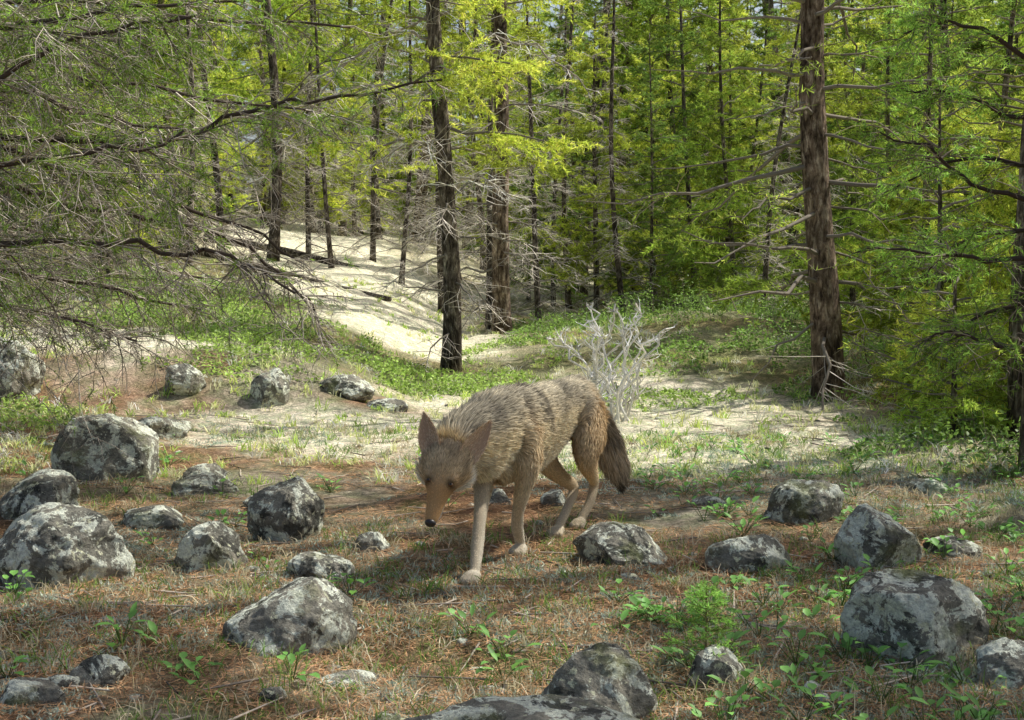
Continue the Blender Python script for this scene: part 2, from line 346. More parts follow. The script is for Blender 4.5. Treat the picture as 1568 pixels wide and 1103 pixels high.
# ------------------------------------------------------------------ limbs and trees
def pl_at(P, t):
    n = len(P)-1; f = np.clip(t, 0, .9999)*n; i = f.astype(int); fr = (f-i)[:, None]
    return P[i]*(1-fr)+P[i+1]*fr, nrm(P[i+1]-P[i])
def limb(G, P, r0, r1, ntw, tl, live, nd, levels=1, sub=3, droop=.15, wood=(.2, .17, .14), green=(.17, .27, .06), flat=.35, tr=.0035, msk=None, dens=10, k=5, lw=None):
    P = np.asarray(P, float); n = len(P)-1; rr = np.linspace(r0, r1, n+1); wood = np.array(wood); lw = wood if lw is None else np.array(lw)
    segs(G, P[:-1], P[1:], rr[:-1], rr[1:], k, 0, lw*R.uniform(.7, 1.1))
    t = R.uniform(.12, 1, ntw); p, tn = pl_at(P, t)
    ln = tl*(1.15-.8*t)*R.uniform(.4, 1.2, ntw); rad = np.full(ntw, tr)
    allA = []; ltone = R.uniform(.5, 1.3)
    for lv in range(levels+1):
        m = len(p); s = nrm(np.cross(tn, [0, 0, 1.])+1e-4)*np.where(R.random(m) < .5, -1, 1)[:, None]
        d = nrm(tn*.7+s*R.uniform(.4, 1.1, (m, 1))+R.normal(0, flat, (m, 3))-np.array([0, 0, droop]))
        L = ln[:, None]; q = p+d*L*.5; d2 = nrm(d+R.normal(0, .25, (m, 3))-np.array([0, 0, droop])); e = q+d2*L*.5
        if msk is not None:
            km = msk(q); p, q, e, ln, rad = p[km], q[km], e[km], ln[km], rad[km]; m = len(p)
            if m == 0: break
        cw = wood*R.uniform(.35, 1.8, (m, 1))
        segs(G, p, q, rad, rad*.75, 3, 0, cw); segs(G, q, e, rad*.75, rad*.3, 3, 0, cw)
        allA.append((p, q, e, ln))
        if lv == levels: break
        tt = R.uniform(.2, 1, (m, sub)).ravel(); A = np.repeat(p, sub, 0); Q = np.repeat(q, sub, 0); E = np.repeat(e, sub, 0)
        w = tt[:, None]; np_ = np.where(w < .5, A+(Q-A)*w*2, Q+(E-Q)*(w*2-1)); tn = nrm(np.where(w < .5, Q-A, E-Q)); p = np_
        ln = np.repeat(ln, sub)*R.uniform(.3, .7, m*sub); rad = np.repeat(rad, sub)*.6
    if live > 0:
        for (p, q, e, ln) in allA:
            kk = R.random(len(p)) < live; p, q, e, ln = p[kk], q[kk], e[kk], ln[kk]
            cnt = np.maximum(2, (ln*dens/nd[0]).astype(int)); idx = np.repeat(np.arange(len(p)), cnt); m = len(idx)
            if m == 0: continue
            tone = np.repeat(R.uniform(.65, 1.3, (len(p), 1)), cnt, 0)*ltone
            tt = R.random((m, 1)); B = np.where(tt < .5, p[idx]+(q-p)[idx]*tt*2, q[idx]+(e-q)[idx]*(tt*2-1))
            if msk is not None:
                km = msk(B); B = B[km]; idx = idx[km]; tone = tone[km]; m = len(B)
                if m == 0: continue
            dd = nrm(e-p)[idx]; d = nrm(dd*.7+R.normal(0, .55, (m, 3))+np.array([0, 0, .1]))
            T = B+d*nd[0]*R.uniform(.6, 1.3, (m, 1))
            c = np.array(green)*R.uniform(.5, 1.45, (m, 1))*tone
            c = c+R.random((m, 1))**4*np.array([.1, .05, 0])
            tris(G, B, T, nd[1], 1, c)

def tree_mesh(nm, h, r0, dead, live0, maxL, nl, seed, bark, green, nd=(.06, .013), ntw=12, up=.1, dens=10, lean=(0, 0), sub=3, msk=None, origin=None, top=.25):
    G = Geo(); n = 26; z = np.linspace(-.15, h, n)
    wx = .06*h*.16*np.sin(z*.9+seed)+lean[0]*z; wy = .06*h*.14*np.cos(z*.7+seed*2)+lean[1]*z
    wx -= wx[0]; wy -= wy[0]
    rad = r0*(1-.8*np.clip(z/h, 0, 1))*(1+.35*np.exp(-np.clip(z+.1, 0, 9)/.14))
    tube(G, np.stack([wx, wy, z, rad, rad], 1), 16, 2, (1, 1, 1), .2, seed=seed)
    az = seed
    for i in range(nl):
        zz = dead+(h-dead-.1)*((i+R.random())/nl)**1.0; az += 2.4+R.normal(0, .4)
        f = (zz-dead)/(h-dead); alive = zz > live0
        L = maxL*((1-f)**.75+.04)*R.uniform(.45, 1.15)*(1 if alive else .8)
        if f > .1: L = max(L, top)
        e = up+(.35*f if alive else -.15)+R.normal(0, .18)
        dx, dy = math.cos(az), math.sin(az); t = np.linspace(0, 1, 7)
        cx = np.interp(zz, z, wx); cy = np.interp(zz, z, wy)
        curve = -.25*L*t**1.7 + (.16*L*t**3 if alive else 0)
        w1 = R.normal(0, .05*L); P = np.stack([cx+dx*L*t-dy*w1*np.sin(t*3), cy+dy*L*t+dx*w1*np.sin(t*3), zz+e*L*t+curve], 1)
        P[1:] += R.normal(0, .018*L, (6, 3))
        m2 = (lambda B: msk(B+origin)) if origin is not None else None
        limb(G, P, .006+.008*L, .003, int(ntw*(.4+.5*L)*(1 if alive else 1.5)), .42*L+.08, (.95 if alive else .0), nd, 1, sub if alive else 3, .12, green=green,
             wood=(.55, .50, .43) if not alive else (.24, .2, .15), dens=dens, msk=m2, tr=.004, lw=(.26, .23, .19))
    return G.mesh(nm, [TWIG, NEED, bark])
def place(nm, me, x, y, rot=0., s=1., parent=None, sz=1., tilt=.02):
    o = bpy.data.objects.new(nm, me); scene.collection.objects.link(o)
    o.location = (x, y, float(ground(x, y))-.02); o.rotation_euler = (R.normal(0, tilt), R.normal(0, tilt), rot); o.scale = (s, s, s*sz)
    if parent: o.parent = parent
    return o
def sh_xy(B):
    g = B[:, :2]-AZ*B[:, 2:3]*kx; return g[:, 0], g[:, 1]
def lit_zone(x, y):
    n = .25*np.sin(y*2.3)+.2*np.sin(x*5.)
    return ((x > -1.9+n) & (x < 2.2+n) & (y > 6.3+.3*n-.35*np.clip(x, 0, 2)) & (y < 11.0)) | ((x > -5) & (x < -2.6+n) & (y > 9.3) & (y < 12))
def clear_mask(B):
    x, y = sh_xy(B); return ~lit_zone(x, y) | (R.random(len(B)) < .04)
def half_mask(B):
    x, y = sh_xy(B); return ~lit_zone(x, y) | (R.random(len(B)) < .20)
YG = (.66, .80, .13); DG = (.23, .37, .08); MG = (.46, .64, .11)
lodge = [tree_mesh('lodgepole', 10, (.095, .08, .065)[i], .4, 2.2+.5*i, 1.55, 66, 1.3+i*2.1, BARK, (YG, MG, YG)[i], ntw=12, up=.05, lean=(.012*i, 0), dens=10) for i in range(3)]
lodge_r = tree_mesh('lodgepole_warm', 10, .11, .6, 3.0, 1.5, 60, 9.1, BARKR, YG, ntw=12)
young = [tree_mesh('young_fir', 4.5+i, .05, .12, .3, 1.3, 60, 4.+i, BARK, (YG, MG, DG)[i], ntw=13, up=.12, dens=9) for i in range(3)]
stick = tree_mesh('snag', 7, .055, .3, 99, 1.05, 64, 5.5, BARK, YG, ntw=15)
def masked(nm, x, y, *a, msk=clear_mask, **k):
    place(nm, tree_mesh('near_'+nm, *a, msk=msk, origin=np.array([x, y, 0.]), **k), x, y, tilt=0)
masked('fir_tree', 2.40, 10.0, 8.6, .12, .5, .8, 1.8, 120, 2.2, BARKR, MG, ntw=18, up=.0, dens=12, nd=(.05, .010), msk=half_mask)
masked('young_fir_tree', 4.0, 9.6, 4.5, .05, .12, .3, 1.4, 74, 5., BARK, YG, ntw=14, up=.12, dens=10)
masked('young_fir_tree', 3.35, 8.4, 3.4, .04, .1, .2, 1.1, 60, 6., BARK, YG, ntw=14, up=.12, dens=10, nd=(.05, .010), msk=half_mask)
masked('young_fir_tree', 2.80, 8.7, 2.2, .03, .05, .1, .85, 46, 8., BARK, YG, ntw=15, up=.12, dens=11, nd=(.04, .008), msk=half_mask)
masked('young_fir_tree', 2.50, 7.5, 1.2, .02, .03, .06, .6, 34, 9., BARK, MG, ntw=15, up=.15, dens=11, nd=(.035, .007), msk=half_mask)
masked('young_fir_tree', 3.5, 11.2, 3.6, .045, .12, .2, 1.2, 60, 3., BARK, YG, ntw=14, up=.12, dens=10)
masked('young_fir_tree', 5.2, 11.5, 5, .055, .12, .3, 1.4, 64, 7., BARK, YG, ntw=13, up=.12, dens=9)
t1 = place('shade_pine_tree', lodge[0], -.57, 12.4, 1.0, .92, tilt=.005)
G = Geo()
for pts_ in [[(-.57,12.4,3.0),(-1.0,12.2,3.05),(-1.5,12.0,2.75),(-2.2,11.8,2.3)],[(-.57,12.4,2.6),(-.9,12.1,2.5),(-1.3,11.9,2.55),(-1.8,11.7,2.35)],[(-.57,12.4,2.8),(-.3,12.1,3.0),(.2,12.,2.9),(.7,11.9,2.5)],
             [(-.57,12.4,2.1),(-.9,12.0,2.05),(-1.3,11.8,1.8)],[(-.57,12.4,3.3),(-.9,12.5,3.2),(-1.5,12.6,2.9),(-2.0,12.6,2.3),(-2.3,12.5,1.8)],[(-.57,12.4,1.7),(-.3,12.0,1.75),(.1,11.9,1.5)]]:
    P = cr(pts_, 4)-np.array([-.57, 12.4, 0]); P[1:] += R.normal(0, .02, (len(P)-1, 3)); limb(G, P, .016, .005, 22, .5, 0, (.1, .1), 1, 4, .15, wood=(.66, .61, .53), tr=.005, lw=(.45, .4, .34))
o = G.obj('dead_branches', [TWIG]); o.parent = t1; o.matrix_parent_inverse = t1.matrix_basis.inverted(); o.location = (-.57, 12.4, float(ground(-.57, 12.4)))
place('shade_pine_tree', lodge_r, -.12, 16.2, 2.0, 1.0)
place('shade_pine_tree', lodge[1], -3.95, 22, 3.0, 1.15)
place('shade_pine_tree', lodge[2], -3.5, 23, 4.0, .75)
place('shade_pine_tree', lodge_r, 2.0, 26, 5.0, 1.1, tilt=.05)
place('shade_pine_tree', lodge[0], 2.35, 27, 5.6, 1.25)
place('shade_pine_tree', lodge[2], 4.15, 28, .4, 1.0)
place('shade_pine_tree', lodge[1], 3.0, 25, 2.4, .9)
place('shade_pine_tree', lodge[1], 4.9, 15.0, 2.9, .9)
place('shade_pine_tree', lodge[2], 4.2, 18.5, .9, .9)
for (x, y, r, s) in [(-2.7,26,2.4,1.1),(-2.9,21.5,1.4,.8),(-1.0,19,3.4,.9),(.35,17.2,1.,.8),(-.3,17.3,4.,.9),(.9,21,2.,.9),(-1.7,20.5,.3,.8),(-4.6,19,.3,.9),(1.5,18,3.,.8),(3.1,16.5,3.,.7)]: place('snag', stick, x, y, r, s, tilt=.04)
for (k, x, y, r, s) in [(0,1.3,20.5,4,1.),(0,-5.2,17,5,1.),(0,-6.2,13.5,5,1.),(2,5.6,14,1,1.),(1,3.3,19.5,2,.95),(2,5.0,19.5,2,1.),(0,2.4,22.5,2,1.),(2,-6.4,20,2,1.1),(1,-5.9,24,2,.9),(2,4.6,12.6,2,.9),(1,4.1,14.2,3,.8),
                        (2,-5.3,18.5,3,.6),(1,6.3,17,3,1.),(0,.3,24,1,.8),(2,1.9,18.2,1,.6),(0,3.7,23,1,1.1),(1,-7.2,16.5,1,1.),(2,.7,22.3,2,.9),(2,2.9,21,4,1.),(2,6.2,21,1,1.3),(2,-4.6,15.2,1,.5)]: place('young_fir_tree', young[k], x, y, r, s)
DF = bpy.data.objects.new('distant_forest', None); scene.collection.objects.link(DF)
cnt = 0; pts = []
while cnt < 290:
    y = 22+R.random()**.9*46; x = R.uniform(-.48, .5)*y
    cx, w_ = path_c(y)
    if y < 35 and cx-w_*.9 < x < cx+w_+1.5: continue
    if y < 33 and cx < x < cx+5.5 and R.random() < .45: continue
    if any((x-a)**2+(y-b)**2 < .6 for a, b in pts): continue
    pts.append((x, y)); q = R.random()
    me = lodge[R.integers(3)] if q < .36 else (lodge_r if q < .42 else (stick if q < .56 else young[R.integers(3)]))
    s = R.uniform(.7, 1.3)*(1+.010*y)
    place('tree_%d' % cnt, me, x, y, R.uniform(0, 6.28), s, DF, tilt=.035); cnt += 1

# unseen trees added right of the view, crowns cut to shape the foreground shade
def shade_mask(B):
    x, y = sh_xy(B)
    edge = 5.9+.25*np.sin(x*3)-.35*np.clip(x, 0, 2)
    bright = ((y > edge) & (x > -1.8)) | (y > 8.8)
    hole = fbm(P2(x, y, 2.1, 61.), 3)
    coy = np.exp(-((x+.25)**2/.40+(y-4.45)**2/.5))
    return ~bright & (hole > .0+.42*coy)
for i, (tx, ty) in enumerate([(4.2, 6.3), (5.6, 5.0), (6.2, 7.2), (3.7, 4.0), (2.9,7.4), (5.0,8.0)][:]):
    me = tree_mesh('shade_pine', 9.2, .11, 3.3, 3.5, 2.3, 42, 3.3+i*1.7, BARK, YG, nd=(.10, .034), ntw=11, dens=9, msk=shade_mask, origin=np.array([tx, ty, 0.]))
    place('shade_pine_tree', me, tx, ty, tilt=0)

# ------------------------------------------------------------------ overhanging fir at the left
G = Geo(); n = 20; z = np.linspace(-.2, 7, n); tube(G, np.stack([-3.15+.04*np.sin(z), 5.1+0*z, z, .15-.016*z, .15-.016*z], 1), 16, 2, (1, 1, 1), .15)
L0 = [[(-3.1,5.1,1.45),(-2.5,5.0,1.58),(-1.92,5.0,1.66),(-1.6,5.05,1.82),(-1.2,5.1,1.9)],
      [(-3.1,5.1,1.3),(-2.4,5.2,1.42),(-1.9,5.2,1.47),(-1.45,5.25,1.44),(-1.1,5.3,1.55),(-.8,5.35,1.62),(-.3,5.5,1.72)],
      [(-3.1,5.1,1.15),(-2.4,4.9,1.28),(-1.9,4.8,1.32),(-1.5,4.75,1.36),(-1.15,4.75,1.42)],
      [(-3.1,5.1,1.0),(-2.4,5.1,1.06),(-1.9,5.1,1.05),(-1.45,5.15,1.06),(-1.1,5.2,1.0),(-.85,5.2,.86)],
      [(-3.1,5.1,1.2),(-2.3,5.4,1.3),(-1.8,5.6,1.22),(-1.3,5.7,1.12),(-1.0,5.8,.95),(-.85,5.8,.78)],
      [(-3.1,5.1,1.7),(-2.2,5.0,1.8),(-1.6,5.0,1.9),(-1.0,5.1,1.97)],
      [(-3.1,5.1,.95),(-2.4,5.6,.98),(-1.9,5.9,.9),(-1.4,6.0,.78)],
      [(-3.1,5.1,1.35),(-2.4,5.5,1.5),(-1.8,5.8,1.35),(-1.3,6.0,1.2),(-.95,6.0,1.0)],
      [(-3.1,5.1,1.55),(-2.4,5.3,1.7),(-1.8,5.5,1.62),(-1.3,5.6,1.5)],
      [(-3.1,5.1,.8),(-2.4,5.4,.85),(-2.0,5.6,.78),(-1.6,5.7,.66)],
      [(-3.1,5.1,1.9),(-2.2,5.4,2.05),(-1.5,5.5,2.0),(-.7,5.7,1.98)],
      [(-3.1,5.1,1.05),(-2.5,5.7,1.15),(-2.0,6.2,1.1),(-1.5,6.5,.92)],
      [(-3.1,5.1,1.62),(-2.4,5.8,1.85),(-1.7,6.3,1.8),(-.8,6.6,1.7)]]
for i, p in enumerate(L0):
    P = cr(p, 4); P[1:] += R.normal(0, .012, (len(P)-1, 3))
    limb(G, P, .017, .005, 44, .62, .22 if i in (0, 1, 5, 10, 2, 12) else .06, (.028, .0035), 2, 4, .22, wood=(.38, .34, .28), green=(.34, .56, .10), flat=.42, tr=.0042, dens=9, lw=(.10, .08, .065))
for k in range(16):
    a = R.uniform(0, 6.28); zz = R.uniform(2.6, 6.8); L = R.uniform(.9, 1.8)*(1-(zz-2)/7); t = np.linspace(0, 1, 6)
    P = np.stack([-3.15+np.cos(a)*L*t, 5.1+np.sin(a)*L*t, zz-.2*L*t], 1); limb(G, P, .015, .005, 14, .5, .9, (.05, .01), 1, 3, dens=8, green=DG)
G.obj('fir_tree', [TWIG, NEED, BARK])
G = Geo(); z = np.linspace(-.2, 7, n); tube(G, np.stack([2.50+.02*np.sin(z*2), 6.2+0*z, z, .13-.014*z, .13-.014*z], 1), 16, 2, (1, 1, 1), .18)
for i, p in enumerate([[(2.45,6.2,1.28),(2.1,6.1,1.35),(1.85,6.0,1.5),(1.55,5.95,1.56)], [(2.45,6.2,1.0),(2.1,6.1,1.02),(1.8,6.1,1.06),(1.55,6.1,1.05)],
      [(2.45,6.2,.55),(2.2,6.0,.62),(2.0,6.0,.68),(1.85,5.9,.66)], [(2.45,6.2,1.6),(2.1,6.2,1.75),(1.8,6.3,1.8)], [(2.45,6.2,1.9),(2.0,6.0,2.05),(1.7,5.9,2.0)],
      [(2.45,6.2,.8),(2.2,6.3,.75),(2.0,6.4,.62)],[(2.45,6.2,1.45),(2.2,6.6,1.5),(1.9,6.9,1.35)],[(2.45,6.2,1.15),(2.2,6.5,1.1),(2.0,6.7,.9)]]):
    P = cr(p, 4); P[1:] += R.normal(0, .01, (len(P)-1, 3)); limb(G, P, .013, .003, 20, .38, .5 if i > 2 else .3, (.035, .0045), 2, 3, .15, wood=(.24, .2, .16), green=(.30, .52, .10), dens=9, lw=(.07, .055, .045))
for k in range(14):
    a = R.uniform(0, 6.28); zz = R.uniform(2.6, 6.8); L = R.uniform(.8, 1.6)*(1-(zz-2)/7); t = np.linspace(0, 1, 6)
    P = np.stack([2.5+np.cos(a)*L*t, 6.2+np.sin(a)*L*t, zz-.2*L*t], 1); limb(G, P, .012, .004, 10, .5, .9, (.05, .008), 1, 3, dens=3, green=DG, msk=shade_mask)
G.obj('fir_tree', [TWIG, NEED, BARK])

# dead shrub, fallen logs, seedling
G = Geo()
for k in range(20):
    a = R.uniform(0, 6.28); b = np.array([.62+R.normal(0, .1), 8.7+R.normal(0, .08), float(ground(.6, 8.7))]); hh = R.uniform(.3, .78); rr = R.uniform(.05, .5)
    p = [b, b+[math.cos(a)*rr*.3, math.sin(a)*rr*.3, hh*.45], b+[math.cos(a)*rr*.8, math.sin(a)*rr*.8, hh*.8], b+[math.cos(a)*rr*1.1, math.sin(a)*rr, hh]]
    P = cr(p, 3); P[1:] += R.normal(0, .02, (len(P)-1, 3)); limb(G, P, .009, .005, 10, .18, 0, (.1, .1), 1, 2, -.25, wood=(.85, .82, .75), tr=.005)
G.obj('dead_shrub', [TWIG])
for (a, b, r) in [((-6.5, 21.5, 1.75), (-1.6, 17.5, .55), .07), ((-5.5, 24, 1.6), (-1.0, 22, .9), .08), ((1.6, 19.5, .55), (3.6, 17.6, .35), .06)]:
    G = Geo(); t = np.linspace(0, 1, 14)[:, None]; a = np.array(a); b = np.array(b); a[2] = ground(a[0], a[1])+.2; b[2] = ground(b[0], b[1])+.1
    P = a+(b-a)*t; P[:, 2] += .05*np.sin(t[:, 0]*5); rr = r*(1-.5*t)
    tube(G, np.concatenate([P, rr, rr], 1), 12, 2, (1, 1, 1), .15)
    limb(G, P, r*.3, r*.2, 30, .6, 0, (.1, .1), 1, 3, -.2, wood=(.4, .36, .3)); G.obj('fallen_log', [TWIG, NEED, BARK])
G = Geo(); b = np.array([.45, 3.05, float(ground(.45, 3.05))]); segs(G, [b], [b+[0, 0, .2]], .004, .002, 5, 0, (.2, .15, .08))
for k in range(24):
    z = .02+.175*k/23; a = k*2.4; L = .12*(1-k/27); P = np.stack([b+[math.cos(a)*L*t, math.sin(a)*L*t, z+.35*L*t] for t in np.linspace(0, 1, 5)])
    limb(G, P, .0016, .0008, 7, .05, 1., (.014, .0018), 0, 1, 0, green=(.34, .64, .14), tr=.001, dens=10, wood=(.2, .2, .08))
G.obj('fir_seedling', [TWIG, NEED])

# ------------------------------------------------------------------ coyote
fw = np.array([-.433, -.901, 0.]); rt = np.array([-.901, .433, 0.]); W0 = np.array([-.02, 4.35, 0.])
def tp(s, z, w, h): p = W0-fw*s; return (p[0], p[1], z, w, h)
ch = {}
ch['trunk'] = [tp(*a) for a in [(-.15,.40,.03,.04),(-.13,.40,.062,.085),(-.07,.405,.088,.125),(0,.405,.098,.148),(.12,.405,.104,.148),(.25,.418,.096,.130),(.38,.438,.084,.108),(.5,.446,.086,.104),(.58,.446,.084,.106),(.65,.44,.06,.085),(.69,.435,.02,.03)]]
ch['neck'] = [(-.185,3.985,.395,.058,.058),(-.15,4.06,.408,.078,.085),(-.10,4.16,.415,.09,.108),(-.05,4.28,.425,.092,.125),(-.01,4.4,.43,.085,.115)]
ch['tail'] = [(.255,4.95,.47,.035,.035),(.30,5.02,.42,.034,.034),(.345,5.07,.34,.040,.040),(.375,5.08,.26,.042,.042),(.40,5.07,.19,.03,.03),(.41,5.06,.15,.008,.008)]
ch['leg_fr'] = [(-.085,4.35,.43,.04,.07),(-.088,4.29,.33,.038,.055),(-.092,4.22,.26,.028,.036),(-.10,4.11,.17,.0195,.022),(-.106,4.05,.10,.020,.020),(-.112,3.995,.04,.016,.016),(-.115,3.98,.02,.015,.013)]
ch['leg_fl'] = [(.045,4.29,.43,.04,.07),(.048,4.26,.33,.038,.055),(.038,4.27,.25,.027,.034),(.02,4.31,.16,.0195,.022),(.018,4.345,.10,.020,.020),(.028,4.385,.04,.016,.016),(.03,4.385,.02,.015,.013)]
ch['leg_hr'] = [(.15,4.86,.44,.05,.09),(.12,4.75,.36,.052,.085),(.115,4.70,.29,.038,.054),(.165,4.77,.215,.025,.032),(.225,4.85,.155,.018,.024),(.205,4.79,.10,.0165,.018),(.17,4.715,.04,.016,.016),(.165,4.70,.02,.015,.013)]
ch['leg_hl'] = [(.28,4.82,.44,.05,.09),(.27,4.73,.36,.052,.085),(.265,4.70,.29,.038,.054),(.285,4.80,.22,.025,.032),(.305,4.92,.165,.018,.024),(.29,4.89,.10,.0165,.018),(.255,4.845,.04,.016,.016),(.25,4.83,.02,.015,.013)]
NO = np.array([-.235, 3.80, .212]); OC = np.array([-.18, 3.935, .42]); hb = nrm(OC-NO)
hr = np.array([-.97, .12, .17]); hr = nrm(hr-hb*(hr@hb)); hu = np.cross(hr, -hb); hu = hu if hu[1] < 0 else -hu
def hp(t, a=0., u=0.): return NO+hb*t+hr*a+hu*u
ch['head'] = [tuple(hp(t, 0, o))+(w, h) for t, w, h, o in [(.0,.010,.010,0),(.006,.018,.016,0),(.03,.0225,.021,0),(.06,.0265,.026,.001),(.09,.033,.033,.004),(.115,.044,.037,.007),(.15,.057,.044,.007),(.185,.063,.047,.002),(.22,.060,.046,-.004),(.25,.050,.042,-.008)]]
G = Geo(); CH = []
for kname, p in ch.items():
    P = cr(p, 5); P[:, 3:] = np.maximum(P[:, 3:], .006); side = hr if kname == 'head' else rt
    tube(G, P, 20, 0, side=side); CH.append((kname, P))
def blob(c, r, ax=None):
    V = ICO3[0]*np.asarray(r, float)
    if ax is not None: V = V[:, :1]*ax[0]+V[:, 1:2]*ax[1]+V[:, 2:]*ax[2]
    G.add(V+np.asarray(c, float), ICO3[1], 0)
Z = np.array([0, 0, 1.])
for (x, y) in [(-.115, 3.98), (.03, 4.385), (.165, 4.70), (.25, 4.83)]:
    c = np.array([x, y, float(ground(x, y))])
    blob(c+fw*.012+Z*.02, (.036, .026, .018), (fw, rt, Z))
    for q, l in ((-.020, .030), (-.007, .042), (.007, .042), (.020, .030)): blob(c+fw*l+rt*q+Z*.013, (.020, .009, .013), (fw, rt, Z))
for sg in (1, -1):
    blob(hp(.136, sg*.032, .034), (.014, .018, .010), (hb, hr, hu))
    blob(hp(.17, sg*.042, -.012), (.05, .034, .036), (hb, hr, hu))
    blob(hp(.055, sg*.012, -.008), (.045, .014, .014), (hb, hr, hu))
blob(hp(.05, 0, -.020), (.040, .015, .012), (hb, hr, hu))
blob((.215, 4.80, .44), (.13, .085, .10), (fw, rt, Z)); blob((-.03, 4.30, .36), (.10, .09, .11), (fw, rt, Z)); blob((-.10, 4.13, .37), (.07, .075, .075), (fw, rt, Z))
tmp = G.obj('tmp', [FUR])
md = tmp.modifiers.new('r', 'REMESH'); md.mode = 'VOXEL'; md.voxel_size = .005; md.use_smooth_shade = True
s_ = tmp.modifiers.new('s', 'SMOOTH'); s_.factor = .5; s_.iterations = 4
dg = bpy.context.evaluated_depsgraph_get(); ev = bpy.data.meshes.new_from_object(tmp.evaluated_get(dg))
BV = np.empty(len(ev.vertices)*3); ev.vertices.foreach_get('co', BV); BV = BV.reshape(-1, 3)
ev.calc_loop_triangles(); BF = np.empty(len(ev.loop_triangles)*3, int); ev.loop_triangles.foreach_get('vertices', BF); BF = BF.reshape(-1, 3)
bpy.data.objects.remove(tmp)
def ear(B, T, fwd, w):
    B = np.array(B); T = np.array(T); d = T-B; L = np.linalg.norm(d); d = d/L; fwd = nrm(fwd-d*(fwd@d)); s = np.cross(d, fwd)
    nu, nv = 14, 11; u = np.linspace(0, 1, nu)[:, None]; v = np.linspace(-1, 1, nv)[None]
    ww = w*(1-u**1.7)**.85*(.9+.2*np.sin(u*3.1)); P = B+u[..., None]*L*d+(v*ww)[..., None]*s+((v**2-.35)*ww*.85)[..., None]*fwd
    bk = P-fwd*.005*(1-.6*np.abs(v[..., None]))*(1-.5*u[..., None])
    i = np.arange(nv-1)[None]+np.arange(nu-1)[:, None]*nv; f = np.stack([i, i+1, i+1+nv, i+nv], -1).reshape(-1, 4)
    f3 = np.concatenate([f[:, [0, 1, 2]], f[:, [0, 2, 3]]]); return P.reshape(-1, 3), f3, bk.reshape(-1, 3), f3[:, ::-1], d, fwd
earL = ear(hp(.215, .042, .012), (-.264, 3.975, .516), np.array([-.25, -1, -.05]), .034)
earR = ear(hp(.215, -.046, .010), (-.062, 3.975, .492), np.array([.25, -1, -.05]), .034)

